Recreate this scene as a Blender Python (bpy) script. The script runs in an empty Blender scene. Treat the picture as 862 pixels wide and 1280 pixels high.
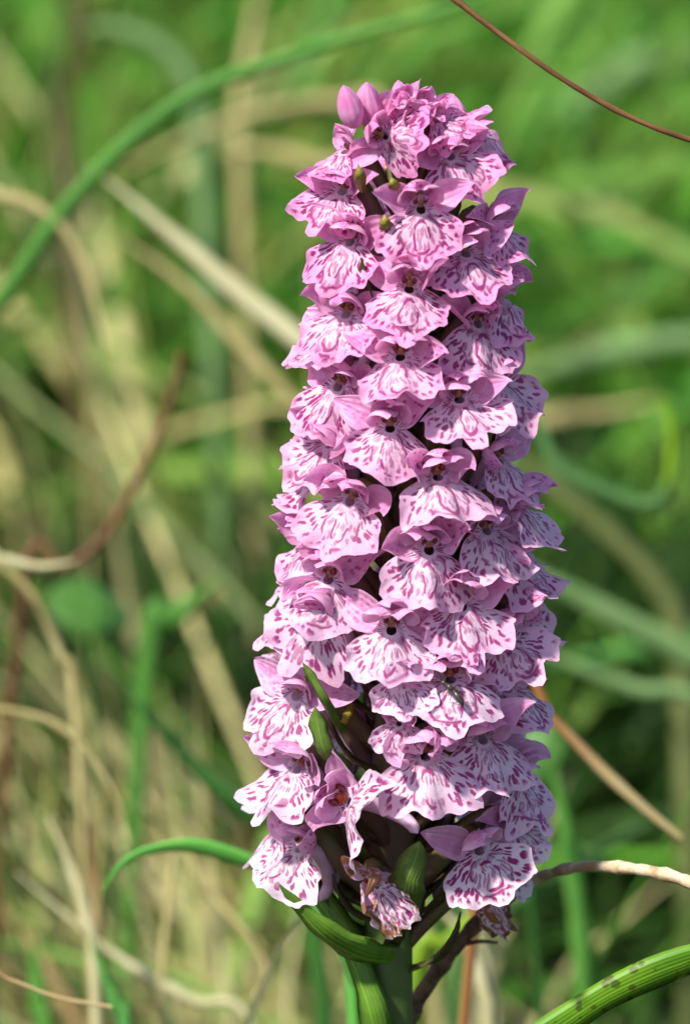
import bpy, math, random
import numpy as np
from mathutils import Vector, Matrix, Euler

random.seed(7)
RNG = np.random.default_rng(7)
SC = bpy.context.scene
COL = SC.collection
R = math.radians

# ------------------------------------------------------------------ camera
CAM_D, PITCH, ZC = 0.55, R(10.0), 0.20          # distance to the spike, downward tilt, height looked at
FRAME_H = 0.128                                 # metres of the spike plane that fill the picture's height
cam = bpy.data.cameras.new('camera')
cam.sensor_width = 36.0
cam.lens = 36.0 * CAM_D / FRAME_H
cam.clip_start, cam.clip_end = 0.01, 400.0
cam.dof.use_dof = True
cam.dof.focus_distance = CAM_D - 0.006
cam.dof.aperture_fstop = 18.5
cam_ob = bpy.data.objects.new('camera', cam)
COL.objects.link(cam_ob)
CAM_P = Vector((0, -CAM_D * math.cos(PITCH), ZC + CAM_D * math.sin(PITCH)))
cam_ob.location = CAM_P
cam_ob.rotation_euler = (math.pi / 2 - PITCH, 0, 0)
SC.camera = cam_ob

# ------------------------------------------------------------------ sky, sun, exposure
SUN_DIR = Vector((-0.48, -0.46, 0.75)).normalized()      # towards the sun
world = bpy.data.worlds.new('World')
SC.world = world
world.use_nodes = True
wn = world.node_tree
wn.nodes.clear()
sky = wn.nodes.new('ShaderNodeTexSky')
sky.sky_type = 'NISHITA'
sky.sun_disc = False
sky.sun_elevation = math.asin(SUN_DIR.z)
sky.sun_rotation = math.atan2(SUN_DIR.x, SUN_DIR.y)
bg = wn.nodes.new('ShaderNodeBackground')
bg.inputs['Strength'].default_value = 0.105
wo = wn.nodes.new('ShaderNodeOutputWorld')
wn.links.new(sky.outputs[0], bg.inputs[0])
wn.links.new(bg.outputs[0], wo.inputs[0])
sun = bpy.data.lights.new('sun', 'SUN')
sun.energy = 4.4
sun.angle = R(4.0)
sun.color = (1.0, 0.95, 0.86)
sun_ob = bpy.data.objects.new('sun', sun)
COL.objects.link(sun_ob)
sun_ob.rotation_euler = SUN_DIR.to_track_quat('Z', 'Y').to_euler()
sun_ob.location = SUN_DIR * 3
vs = SC.view_settings
vs.view_transform = 'Standard'
vs.look = 'None'
vs.exposure = 0.80
vs.gamma = 1.0
vs.use_curve_mapping = False
SC.render.engine = 'CYCLES'
SC.cycles.use_denoising = True
SC.cycles.max_bounces = 6
SC.cycles.diffuse_bounces = 3
SC.cycles.transmission_bounces = 6
SC.cycles.transparent_max_bounces = 4

# ------------------------------------------------------------------ helpers
def P(px, py, depth=0.0):
    """the point that shows at photo pixel (px, py) on the upright plane y = depth"""
    u = (px - 431.0) / 1280.0 * FRAME_H / CAM_D
    v = (640.0 - py) / 1280.0 * FRAME_H / CAM_D
    fw = Vector((0, math.cos(PITCH), -math.sin(PITCH)))
    up = Vector((0, math.sin(PITCH), math.cos(PITCH)))
    d = fw + Vector((1, 0, 0)) * u + up * v
    return CAM_P + d * ((depth - CAM_P.y) / d.y)

def tag(o, label=None, cat=None, group=None, kind=None):
    if label: o['label'] = label
    if cat: o['category'] = cat
    if group: o['group'] = group
    if kind: o['kind'] = kind
    return o

def link(name, data, parent=None, m=None):
    o = bpy.data.objects.new(name, data)
    COL.objects.link(o)
    if parent is not None:
        o.parent = parent
    if m is not None:
        o.matrix_basis = m
    return o

def empty(name, loc=(0, 0, 0)):
    o = link(name, None)
    o.empty_display_size = 0.005
    o.location = loc
    return o

def raw_mesh(name, v, f, mats, uvs=None, fmat=None, smooth=True):
    me = bpy.data.meshes.new(name)
    me.from_pydata([tuple(x) for x in v], [], f)
    for m in mats:
        me.materials.append(m)
    if uvs:
        lv = np.empty(len(me.loops), dtype=np.int32)
        me.loops.foreach_get('vertex_index', lv)
        for n, a in uvs.items():
            l = me.uv_layers.new(name=n)
            l.data.foreach_set('uv', np.asarray(a, dtype=np.float32)[lv].ravel())
    if fmat is not None:
        me.polygons.foreach_set('material_index', np.asarray(fmat, dtype=np.int32))
    if smooth:
        me.polygons.foreach_set('use_smooth', [True] * len(me.polygons))
    me.update()
    return me

def grid_faces(m, n, closed=False, off=0):
    f = []
    for i in range(m - 1):
        for j in range(n if closed else n - 1):
            k = (j + 1) % n
            f.append((off + i * n + j, off + i * n + k, off + (i + 1) * n + k, off + (i + 1) * n + j))
    return f

def grid_mesh(name, A, mats, closed=False, uvs=None):
    m, n, _ = A.shape
    return raw_mesh(name, A.reshape(-1, 3), grid_faces(m, n, closed),
                    mats, {k: a.reshape(-1, 2) for k, a in uvs.items()} if uvs else None)

def spline(pts, n):
    """Catmull-Rom through points -> (n,3)"""
    p = np.array([tuple(q) for q in pts], dtype=float)
    p = np.vstack([2 * p[0] - p[1], p, 2 * p[-1] - p[-2]])
    k = len(p) - 3
    out = []
    for t in np.linspace(0, k, n):
        i = min(int(t), k - 1); s = t - i
        a, b, c, d = p[i:i + 4]
        out.append(0.5 * (2 * b + (c - a) * s + (2 * a - 5 * b + 4 * c - d) * s * s + (3 * b - a - 3 * c + d) * s ** 3))
    return np.array(out)

def frames(c, ref):
    t = np.gradient(c, axis=0)
    t /= np.linalg.norm(t, axis=1)[:, None] + 1e-12
    ref = np.asarray(ref, float)
    a = np.cross(t, ref)
    a /= np.linalg.norm(a, axis=1)[:, None] + 1e-9
    b = np.cross(a, t)
    return t, a, b

def tube_array(c, rad, n=10, ref=(0, 1, 0.1), flat=1.0, knob=None):
    t, a, b = frames(c, ref)
    th = np.linspace(0, 2 * np.pi, n, endpoint=False)
    rad = np.asarray(rad, float)
    A = c[:, None, :] + rad[:, None, None] * (np.cos(th)[None, :, None] * a[:, None, :] + flat * np.sin(th)[None, :, None] * b[:, None, :])
    return A

def tube_mesh(name, pts, r0, r1, mat, seg=24, n=9, ref=(0, 1, 0.1), wob=0.0, prof=None):
    c = spline(pts, seg)
    t = np.linspace(0, 1, seg)
    rad = r0 + (r1 - r0) * t
    if prof is not None:
        rad = rad * prof(t)
    if wob:
        rad = rad * (1 + wob * RNG.standard_normal(seg))
    A = tube_array(c, rad, n, ref)
    uv = np.stack(np.broadcast_arrays(np.linspace(0, 1, n)[None, :], t[:, None]), -1)
    me = grid_mesh(name, A, [mat], closed=True, uvs={'UVMap': uv})
    return me

def blade_mesh(name, pts, width, mat, seg=22, fold=0.35, ref=(0, 1, 0.15), taper=(0.5, 1.0, 0.05), twist=0.0, thick=0.0003, face=None):
    """a leaf blade: a ribbon with a keel and real thickness, width in metres"""
    c = spline(pts, seg)
    t, a, b = frames(c, ref)
    s = np.linspace(0, 1, seg)
    w = np.interp(s, [0, 0.35, 0.7, 1.0], [taper[0], taper[1], taper[1] * 0.85, taper[2]]) * width * 0.5
    ph_ = RNG.uniform(0, 6.28, 3)
    w = w * (1 + .10 * np.sin(9 * s + ph_[0]) + .07 * np.sin(23 * s + ph_[1]))
    tw = twist * s + .25 * np.sin(5 * s + ph_[2])
    ax = np.cos(tw)[:, None] * a + np.sin(tw)[:, None] * b
    bx = -np.sin(tw)[:, None] * a + np.cos(tw)[:, None] * b
    rows = []
    us = [-1, -0.5, 0, 0.5, 1, 0.5, 0, -0.5]
    for k, u in enumerate(us):
        d = fold * (abs(u) - 0.5)
        h = thick if k > 4 else 0.0
        rows.append(c + ax * (u * w)[:, None] + bx * (d * w + h)[:, None])
    A = np.stack(rows, 1)
    uv = np.stack(np.broadcast_arrays(np.array([(u + 1) / 2 for u in us])[None, :], s[:, None]), -1)
    return grid_mesh(name, A, [mat], closed=True, uvs={'UVMap': uv})

# ------------------------------------------------------------------ node material helper
class NT:
    def __init__(self, name):
        self.m = bpy.data.materials.new(name)
        self.m.use_nodes = True
        self.t = self.m.node_tree
        self.t.nodes.clear()
        self.out = self.t.nodes.new('ShaderNodeOutputMaterial')
    def n(self, typ, **kw):
        o = self.t.nodes.new('ShaderNode' + typ)
        for k, v in kw.items():
            setattr(o, k, v)
        return o
    def put(self, sock, v):
        if isinstance(v, bpy.types.NodeSocket):
            self.t.links.new(v, sock)
        elif v is not None:
            sock.default_value = v
    def math(self, op, a, b=None, c=None, clamp=False):
        o = self.n('Math', operation=op, use_clamp=clamp)
        for i, x in enumerate((a, b, c)):
            self.put(o.inputs[i], x)
        return o.outputs[0]
    def mix(self, f, a, b, blend='MIX'):
        o = self.n('Mix', data_type='RGBA', blend_type=blend)
        self.put(o.inputs[0], f)
        self.put(o.inputs[6], a if isinstance(a, bpy.types.NodeSocket) else (*a, 1))
        self.put(o.inputs[7], b if isinstance(b, bpy.types.NodeSocket) else (*b, 1))
        return o.outputs[2]
    def step(self, x, lo, hi):
        o = self.n('MapRange', interpolation_type='SMOOTHSTEP')
        self.put(o.inputs[0], x)
        self.put(o.inputs[1], lo); self.put(o.inputs[2], hi)
        o.inputs[3].default_value = 0; o.inputs[4].default_value = 1
        return o.outputs[0]
    def noise(self, vec, scale, detail=2.0, rough=0.5):
        o = self.n('TexNoise')
        self.put(o.inputs['Vector'], vec)
        o.inputs['Scale'].default_value = scale
        o.inputs['Detail'].default_value = detail
        o.inputs['Roughness'].default_value = rough
        return o
    def uv(self, name='UVMap'):
        return self.n('UVMap', uv_map=name).outputs[0]
    def xyz(self, v):
        o = self.n('SeparateXYZ'); self.put(o.inputs[0], v)
        return o.outputs
    def comb(self, x, y, z=0.0):
        o = self.n('CombineXYZ')
        for i, q in enumerate((x, y, z)):
            self.put(o.inputs[i], q)
        return o.outputs[0]
    def leafy(self, col, trans=0.3, rough=0.5, spec=0.35, bump=None, bstr=0.2, tcol=None, sheen=0.0):
        """thin plant tissue: a glossy/diffuse face that also lets light through"""
        p = self.n('BsdfPrincipled')
        self.put(p.inputs['Base Color'], col)
        self.put(p.inputs['Roughness'], rough)
        p.inputs['Specular IOR Level'].default_value = spec
        p.inputs['Sheen Weight'].default_value = sheen
        tr = self.n('BsdfTranslucent')
        self.put(tr.inputs[0], tcol if tcol is not None else col)
        if bump is not None:
            b = self.n('Bump')
            b.inputs['Strength'].default_value = bstr
            b.inputs['Distance'].default_value = 0.0003
            self.put(b.inputs['Height'], bump)
            self.t.links.new(b.outputs[0], p.inputs['Normal'])
        mx = self.n('MixShader')
        self.put(mx.inputs[0], trans)
        self.t.links.new(p.outputs[0], mx.inputs[1])
        self.t.links.new(tr.outputs[0], mx.inputs[2])
        self.t.links.new(mx.outputs[0], self.out.inputs[0])
        return self.m

# ------------------------------------------------------------------ materials
def mat_lip(name='lip_petal', wither=0.0):
    k = NT(name)
    uv = k.uv('UVMap')                  # flattened lip, throat at the origin
    su = k.uv('Polar')                  # x: 0 throat .. 1 margin
    info = k.n('ObjectInfo')
    rnd = info.outputs['Random']
    off = k.math('MULTIPLY', rnd, 37.0)
    u, v, _ = k.xyz(uv)
    base = k.comb(u, v, off)
    wn_ = k.noise(base, 3.2, 2.0)
    wv = k.n('VectorMath', operation='SUBTRACT'); k.put(wv.inputs[0], wn_.outputs['Color']); wv.inputs[1].default_value = (.5, .5, .5)
    ws = k.n('VectorMath', operation='SCALE'); k.put(ws.inputs[0], wv.outputs[0]); ws.inputs['Scale'].default_value = 0.20
    wa = k.n('VectorMath', operation='ADD'); k.put(wa.inputs[0], uv); k.put(wa.inputs[1], ws.outputs[0])
    x, y, _ = k.xyz(wa.outputs[0])
    ax = k.math('ABSOLUTE', x)
    r = k.math('SQRT', k.math('ADD', k.math('MULTIPLY', x, x), k.math('MULTIPLY', y, y)))
    th = k.math('ARCTAN2', x, k.math('MULTIPLY', y, -1.0))
    s, _, _ = k.xyz(su)
    # radial dashes
    vor = k.n('TexVoronoi', voronoi_dimensions='2D', feature='F1')
    k.put(vor.inputs['Vector'], k.comb(k.math('ADD', k.math('MULTIPLY', th, 7.6), off), k.math('ADD', k.math('MULTIPLY', r, 4.0), off)))
    vor.inputs['Scale'].default_value = 1.0
    vor.inputs['Randomness'].default_value = 0.72
    nz = k.noise(base, 9.0, 2.0)
    rq = k.math('FRACT', k.math('MULTIPLY', rnd, 53.3))
    size = k.math('MULTIPLY_ADD', k.math('SUBTRACT', nz.outputs[0], k.math('MULTIPLY_ADD', rq, 0.11, 0.42)), 0.75, k.math('MULTIPLY_ADD', s, -0.10, 0.345))
    dash = k.step(k.math('SUBTRACT', size, vor.outputs['Distance']), -0.115, 0.08)
    # looped lines either side of the midline, broken into strokes
    def loop(cx, cy, rx, ry, wid, dens, seed):
        ex = k.math('DIVIDE', k.math('SUBTRACT', ax if cx else x, cx), rx)
        ey = k.math('DIVIDE', k.math('SUBTRACT', y, cy), ry)
        e = k.math('SQRT', k.math('ADD', k.math('MULTIPLY', ex, ex), k.math('MULTIPLY', ey, ey)))
        band = k.math('ABSOLUTE', k.math('SUBTRACT', e, 1.0))
        line = k.step(k.math('SUBTRACT', wid, band), -0.08, 0.07)
        bn = k.noise(k.comb(k.math('ADD', x, seed), y, off), 4.2, 1.0)
        brk = k.step(bn.outputs[0], dens, dens + 0.06)
        return k.math('MULTIPLY', line, brk), e
    rv = k.math('FRACT', k.math('MULTIPLY', rnd, 91.7))
    l1, e1 = loop(0.0, -0.50, k.math('MULTIPLY_ADD', rv, 0.07, 0.09), 0.28, 0.16, 0.42, 3.0)
    l2, e2 = loop(0.0, -0.47, k.math('MULTIPLY_ADD', rv, 0.14, 0.24), k.math('MULTIPLY_ADD', rv, -0.10, 0.45), 0.075, 0.45, 7.0)
    inner = k.step(e2, 0.85, 1.15)                       # 0 inside the loops
    dash = k.math('MULTIPLY', dash, k.math('MULTIPLY_ADD', inner, 0.35, 0.65))
    marks = k.math('MAXIMUM', dash, k.math('MAXIMUM', l1, l2))
    edge = k.step(s, 0.97, 0.84)
    near = k.step(s, 0.03, 0.12)
    marks = k.math('MULTIPLY', k.math('MULTIPLY', marks, edge), near)
    # ground colour: whitish towards the middle, pinker to the margin and base; each flower its own tint
    tint = info.outputs['Color']
    blot = k.noise(base, 1.7, 3.0)
    pale = k.mix(0.62, tint, (0.90, 0.76, 0.86))
    gf = k.math('MULTIPLY', k.step(k.math('ADD', s, k.math('MULTIPLY', k.math('SUBTRACT', blot.outputs[0], 0.5), 0.9)), 0.45, 1.0), 0.75)
    ground = k.mix(gf, pale, tint)
    fine = k.noise(base, 52.0, 2.0)
    ground = k.mix(k.math('MULTIPLY', k.step(fine.outputs[0], 0.35, 0.7), 0.20), ground, (0.55, 0.28, 0.5))
    mk = k.mix(blot.outputs[0], (0.37, 0.008, 0.15), (0.24, 0.006, 0.16))
    col = k.mix(k.math('MULTIPLY', marks, k.math('MULTIPLY_ADD', rq, -0.12, 0.98)), ground, mk)
    if wither:
        bn = k.noise(base, 2.2, 4.0, 0.65)
        wf = k.step(k.math('ADD', bn.outputs[0], k.math('MULTIPLY', s, 0.35)), 0.74, 0.88)
        col = k.mix(wf, col, (0.23, 0.10, 0.035))
    vein = k.math('SINE', k.math('MULTIPLY', th, 46.0))
    hgt = k.math('ADD', k.math('MULTIPLY', k.math('MULTIPLY', vein, k.step(s, 0.15, 0.6)), 0.10), k.math('ADD', k.noise(base, 14.0, 3.0).outputs[0], k.math('MULTIPLY', fine.outputs[0], 0.45)))
    return k.leafy(col, trans=0.42, rough=0.5, spec=0.26, bump=hgt, bstr=0.35, sheen=0.1)

def mat_sepal(name='sepal_pink', spots=True, pale=0.0, wither=False):
    k = NT(name)
    uv = k.uv('UVMap')                  # x across 0..1, y along 0..1
    info = k.n('ObjectInfo')
    off = k.math('MULTIPLY', info.outputs['Random'], 51.0)
    u, v, _ = k.xyz(uv)
    base = k.comb(u, k.math('MULTIPLY', v, 2.0), off)
    n1 = k.noise(base, 2.2, 3.0)
    tint = info.outputs['Color']
    deep = k.mix(0.5, tint, (0.60, 0.16, 0.42))
    lite = k.mix(0.45 + pale, tint, (0.88, 0.70, 0.84))
    edge = k.math('ABSOLUTE', k.math('MULTIPLY_ADD', u, 2.0, -1.0))
    f = k.math('ADD', k.math('MULTIPLY', n1.outputs[0], 0.9), k.math('MULTIPLY', edge, 0.25))
    col = k.mix(k.step(f, 0.25, 0.85), deep, lite)
    vein = k.math('SINE', k.math('MULTIPLY_ADD', u, 34.0, k.math('MULTIPLY', n1.outputs[0], 2.0)))
    col = k.mix(k.math('MULTIPLY', k.step(vein, 0.3, 1.0), 0.16), col, (0.55, 0.12, 0.40))
    if spots:
        vo = k.n('TexVoronoi', voronoi_dimensions='2D', feature='F1')
        k.put(vo.inputs['Vector'], k.comb(k.math('ADD', k.math('MULTIPLY', u, 5.0), off), k.math('ADD', k.math('MULTIPLY', v, 6.0), off)))
        vo.inputs['Scale'].default_value = 1.0
        pick = k.step(k.noise(k.comb(off, 0.0, 0.0), 0.37, 0.0).outputs[0], 0.44, 0.56)
        sp = k.step(k.math('SUBTRACT', k.math('MULTIPLY', n1.outputs[0], 0.50), vo.outputs['Distance']), -0.05, 0.06)
        sp = k.math('MULTIPLY', sp, k.math('MULTIPLY', pick, k.step(v, 0.05, 0.3)))
        sp = k.math('MULTIPLY', sp, k.step(edge, 0.95, 0.65))
        col = k.mix(k.math('MULTIPLY', sp, 0.8), col, (0.40, 0.02, 0.20))
    if wither:
        bn = k.noise(base, 2.6, 4.0, 0.65)
        col = k.mix(k.step(k.math('ADD', bn.outputs[0], k.math('MULTIPLY', v, 0.4)), 0.55, 0.75), col, (0.25, 0.11, 0.04))
    return k.leafy(col, trans=0.40, rough=0.48, spec=0.32, bump=k.math('ADD', vein, n1.outputs[0]), bstr=0.22, sheen=0.15)

def mat_plain(name, c0, c1, scale=250.0, rough=0.5, trans=0.0, spec=0.35, stretch=(1, 1, 1), bstr=0.3, obj_tint=False):
    k = NT(name)
    tc = k.n('TexCoord')
    mp = k.n('Mapping'); k.put(mp.inputs[0], tc.outputs['Object']); mp.inputs['Scale'].default_value = stretch
    n1 = k.noise(mp.outputs[0], scale, 4.0, 0.6)
    col = k.mix(k.step(n1.outputs[0], 0.3, 0.7), c0, c1)
    return k.leafy(col, trans=trans, rough=rough, spec=spec, bump=n1.outputs[0], bstr=bstr)

def mat_blade(name, c0, c1, c2=None, trans=0.3, rough=0.42, spots=False, tip=None):
    """a grass or leaf blade: length-wise veins, slow colour change along it, optional blotches"""
    k = NT(name)
    u, v, _ = k.xyz(k.uv())
    info = k.n('ObjectInfo')
    off = k.math('MULTIPLY', info.outputs['Random'], 29.0)
    n1 = k.noise(k.comb(k.math('MULTIPLY', u, 1.2), k.math('MULTIPLY', v, 7.0), off), 1.0, 4.0, 0.6)
    vein = k.math('SINE', k.math('MULTIPLY', u, 60.0))
    col = k.mix(k.step(n1.outputs[0], 0.3, 0.7), c0, c1)
    col = k.mix(k.math('MULTIPLY', k.step(vein, 0.0, 1.0), 0.22), col, tuple(q * 0.6 for q in c0))
    mid = k.step(k.math('ABSOLUTE', k.math('SUBTRACT', u, 0.5)), 0.06, 0.02)
    col = k.mix(k.math('MULTIPLY', mid, 0.35), col, tuple(min(1, q * 1.6) for q in c1))
    if tip is not None:
        col = k.mix(k.step(k.math('ADD', v, k.math('MULTIPLY', n1.outputs[0], 0.25)), tip[0], tip[1]), col, tip[2])
    if spots:
        vo = k.n('TexVoronoi', voronoi_dimensions='2D', feature='F1')
        k.put(vo.inputs['Vector'], k.comb(k.math('MULTIPLY', u, 2.3), k.math('MULTIPLY', v, 30.0)))
        vo.inputs['Scale'].default_value = 1.0
        sp = k.step(k.math('SUBTRACT', k.math('MULTIPLY_ADD', n1.outputs[0], 1.3, -0.52), vo.outputs['Distance']), -0.06, 0.08)
        col = k.mix(k.math('MULTIPLY', sp, 0.7), col, (0.05, 0.045, 0.012))
    return k.leafy(col, trans=trans, rough=rough, spec=0.25, bump=k.math('ADD', vein, n1.outputs[0]), bstr=0.15)

def mat_sward(name, trans=0.3, rough=0.45):
    """massed grass: every blade carries its own colour"""
    k = NT(name)
    at = k.n('Attribute', attribute_name='blade_colour')
    tc = k.n('TexCoord')
    n1 = k.noise(tc.outputs['Object'], 60.0, 3.0)
    col = k.mix(k.math('MULTIPLY', n1.outputs[0], 0.35), at.outputs['Color'], (0.05, 0.06, 0.02))
    return k.leafy(col, trans=trans, rough=rough, spec=0.14)

M = {}
M['lip'] = mat_lip()
M['lip_dead'] = mat_lip('lip_withered', 1.0)
M['sepal'] = mat_sepal()
M['sepal_dead'] = mat_sepal('sepal_withered', True, 0.1, True)
M['petal'] = mat_sepal('petal_pink', False, 0.12)
M['spur'] = mat_plain('spur_lilac', (0.62, 0.40, 0.58), (0.76, 0.56, 0.72), 300, 0.5, 0.25)
M['column'] = mat_plain('column_orange', (0.30, 0.09, 0.045), (0.46, 0.24, 0.15), 900, 0.35, 0.1)
M['theca'] = mat_plain('theca_dark_red', (0.10, 0.006, 0.010), (0.22, 0.015, 0.02), 900, 0.28, 0.0, 0.5)
M['ovary'] = mat_plain('ovary_purple_green', (0.13, 0.055, 0.05), (0.12, 0.13, 0.035), 160, 0.5, 0.15)
M['bract'] = mat_blade('bract_green_purple', (0.085, 0.035, 0.035), (0.10, 0.12, 0.025), trans=0.2)
M['bract_green'] = mat_blade('bract_fresh_green', (0.09, 0.16, 0.022), (0.15, 0.24, 0.04), trans=0.3)
M['bract_gold'] = mat_blade('bract_olive_gold', (0.20, 0.20, 0.03), (0.36, 0.27, 0.05), trans=0.3)
M['stem'] = mat_plain('stem_green', (0.040, 0.075, 0.016), (0.075, 0.12, 0.026), 120, 0.45, 0.0, 0.4, (1, 1, 0.12))
M['stem_top'] = mat_plain('stem_purple', (0.09, 0.05, 0.035), (0.08, 0.085, 0.03), 120, 0.45, 0.0, 0.4, (1, 1, 0.15))
M['bud'] = mat_sepal('bud_pink', False, -0.15)
M['dark'] = mat_plain('insect_shell', (0.012, 0.012, 0.010), (0.05, 0.045, 0.025), 1500, 0.3, 0.0, 0.6)

# ------------------------------------------------------------------ the ground
def ground_z(x, y):
    x = np.asarray(x, float); y = np.asarray(y, float)
    bank = 0.13 * np.clip(y - 0.35, 0, 6.0) * (1 - np.clip((y - 0.35) / 30, 0, 0.5))
    bump = 0.012 * np.sin(9 * x + 4 * y) + 0.010 * np.sin(17 * y - 6 * x + 1.3)
    return bank + bump * np.clip(1.5 - np.hypot(x, y) * 0.2, 0.2, 1) - 0.012

def build_ground():
    k = NT('soil_and_moss')
    tc = k.n('TexCoord')
    n1 = k.noise(tc.outputs['Object'], 9.0, 5.0, 0.6)
    n2 = k.noise(tc.outputs['Object'], 120.0, 4.0, 0.65)
    c = k.mix(k.step(n1.outputs[0], 0.4, 0.62), (0.014, 0.011, 0.007), (0.018, 0.026, 0.009))
    c = k.mix(k.step(n2.outputs[0], 0.5, 0.7), c, (0.028, 0.028, 0.012))
    p = k.n('BsdfPrincipled'); k.put(p.inputs['Base Color'], c); p.inputs['Roughness'].default_value = 0.95
    b = k.n('Bump'); b.inputs['Strength'].default_value = 0.8; b.inputs['Distance'].default_value = 0.01
    k.put(b.inputs['Height'], n2.outputs[0]); k.t.links.new(b.outputs[0], p.inputs['Normal'])
    k.t.links.new(p.outputs[0], k.out.inputs[0])
    q = np.sinh(np.linspace(-5.2, 5.2, 120)) / np.sinh(5.2) * 80.0
    X, Y = np.meshgrid(q, q + 0.6, indexing='ij')
    A = np.stack([X, Y, ground_z(X, Y)], -1)
    me = grid_mesh('ground', A, [k.m])
    tag(link('ground', me), kind='structure')
build_ground()

# ------------------------------------------------------------------ the orchid: shared shapes
MM = 0.001
TH_T = [0, 7, 13, 19, 28, 40, 52, 62, 70, 78, 86, 95, 110, 140, 180]
R_T = [8.9, 8.4, 7.6, 7.5, 8.2, 8.6, 8.2, 7.3, 6.3, 4.7, 3.0, 2.2, 1.9, 1.75, 1.7]
LIP_TAU = R(36)

def lip_mesh(seed, mat, crumple=0.0, lobe=1.0, width=1.0):
    rg = np.random.default_rng(seed)
    nr, nt = 12, 108
    th = np.linspace(-np.pi, np.pi, nt, endpoint=False)
    deg = np.abs(np.degrees(th))
    tt = np.array(TH_T, float).copy(); rr = np.array(R_T, float).copy()
    rr[0:2] += rg.uniform(-1.1, 0.7) * lobe
    rr[2:4] += rg.uniform(-0.9, 0.5)
    rr[4:8] *= rg.uniform(0.88, 1.06)
    R_ = np.interp(deg, tt, rr)
    side = np.where(th > 0, rg.uniform(0.93, 1.06), rg.uniform(0.93, 1.06))
    wgt = np.clip((deg - 15) / 25, 0, 1) * np.clip((95 - deg) / 15, 0, 1)
    R_ *= 1 + wgt * (side - 1)
    ph = rg.uniform(0, 6.28, 6)
    edge = wgt * (0.030 * np.sin(15 * th + ph[0]) + 0.016 * np.sin(26 * th + ph[1]) + 0.010 * np.sin(39 * th + ph[5]))
    R_ *= 1 + edge
    s = np.concatenate([[0.0], np.linspace(0, 1, nr - 1) ** 0.85 * 0.985 + 0.015]); s[0] = 0
    s = np.linspace(0, 1, nr) ** 0.9
    r0 = 0.68
    S, TH = np.meshgrid(s, th, indexing='ij')
    RR = r0 + (R_[None, :] - r0) * S
    u = RR * np.sin(TH) * width; v = RR * np.cos(TH)          # v > 0 is away from the throat
    dn = np.clip(np.cos(TH) * 1.6 + 0.3, 0, 1)
    bk = rg.uniform(0.015, 0.075)
    h = -bk * u ** 2 * (1 + 0.15 * rg.standard_normal())
    h += rg.uniform(0.5, 1.1) * np.exp(-(u / 1.7) ** 2) * np.clip(v / 3, 0, 1)
    h -= rg.uniform(0.004, 0.016) * np.clip(v, 0, None) ** 2
    ruf = dn * (0.50 * np.sin(6 * TH + ph[2]) * S ** 2.5 + 0.30 * np.sin(11 * TH + ph[3]) * S ** 4 + 0.12 * np.sin(19 * TH + ph[4]) * S ** 6)
    h += ruf * rg.uniform(0.7, 1.7) + rg.uniform(0.2, 1.2) * dn * S ** 5 + 0.16 * u * rg.standard_normal() * S
    up = np.clip(-np.cos(TH) + 0.1, 0, 1)
    h += up * S * 1.3
    if crumple:
        h += crumple * (np.sin(3.1 * u + ph[0]) * np.cos(2.3 * v + ph[1])) * S
        u = u * (1 - 0.25 * crumple * S)
    A = np.empty((nr, nt, 3))
    A[..., 0] = u
    A[..., 1] = -np.sin(LIP_TAU) * v - np.cos(LIP_TAU) * h
    A[..., 2] = -np.cos(LIP_TAU) * v + np.sin(LIP_TAU) * h
    uv = np.stack([RR * np.sin(TH) / 8.0, -v / 8.0], -1)
    po = np.stack([S, TH / (2 * np.pi) + 0.5], -1)
    return grid_mesh('lip', A * MM * 0.96, [mat], closed=True, uvs={'UVMap': uv, 'Polar': po})

def petal_mesh(name, seed, L, W, mat, a0, bend, cup, tw=0.0, base=0.35, pw=0.75, nl=13, nw=7):
    """a petal that starts at the origin, grows up +Z and faces -Y; a0/bend in degrees, forward positive"""
    rg = np.random.default_rng(seed)
    t = np.linspace(0, 1, nl)
    ang = np.radians(a0 + bend * t)
    dy = -np.sin(ang); dz = np.cos(ang)
    y = np.concatenate([[0], np.cumsum((dy[1:] + dy[:-1]) / 2)]) * L / (nl - 1)
    z = np.concatenate([[0], np.cumsum((dz[1:] + dz[:-1]) / 2)]) * L / (nl - 1)
    sh = np.sin(np.pi * np.clip(t, 0, 1) ** pw) ** 0.8
    w = W / 2 * (base * (1 - t) ** 2 + sh * (1 - 0.0 * t))
    w[-1] = W * 0.03
    q = np.linspace(-1, 1, nw)
    T, Q = np.meshgrid(t, q, indexing='ij')
    nrm = np.stack([np.zeros(nl), -np.cos(ang), -np.sin(ang)], -1)       # towards the face
    ph = rg.uniform(0, 6.28, 3)
    h = cup * Q ** 2 * w[:, None] + 0.10 * W * np.sin(5 * T + ph[0]) * Q * T + 0.05 * W * np.sin(11 * T + ph[1]) * np.abs(Q) ** 3
    twa = np.radians(tw) * t
    ex = Q * w[:, None]
    A = np.empty((nl, nw, 3))
    A[..., 0] = ex * np.cos(twa)[:, None] - h * np.sin(twa)[:, None]
    hh = ex * np.sin(twa)[:, None] + h * np.cos(twa)[:, None]
    A[..., 1] = y[:, None] + nrm[:, 1:2] * hh
    A[..., 2] = z[:, None] + nrm[:, 2:3] * hh
    uv = np.stack([(Q + 1) / 2, T], -1)
    return grid_mesh(name, A * MM, [mat], uvs={'UVMap': uv})

def ellipsoid(c, rx, ry, rz, m=9, n=10):
    ph = np.linspace(0.02, np.pi - 0.02, m); th = np.linspace(0, 2 * np.pi, n, endpoint=False)
    PH, TH = np.meshgrid(ph, th, indexing='ij')
    return np.stack([c[0] + rx * np.sin(PH) * np.cos(TH), c[1] + ry * np.sin(PH) * np.sin(TH), c[2] + rz * np.cos(PH)], -1)

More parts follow.
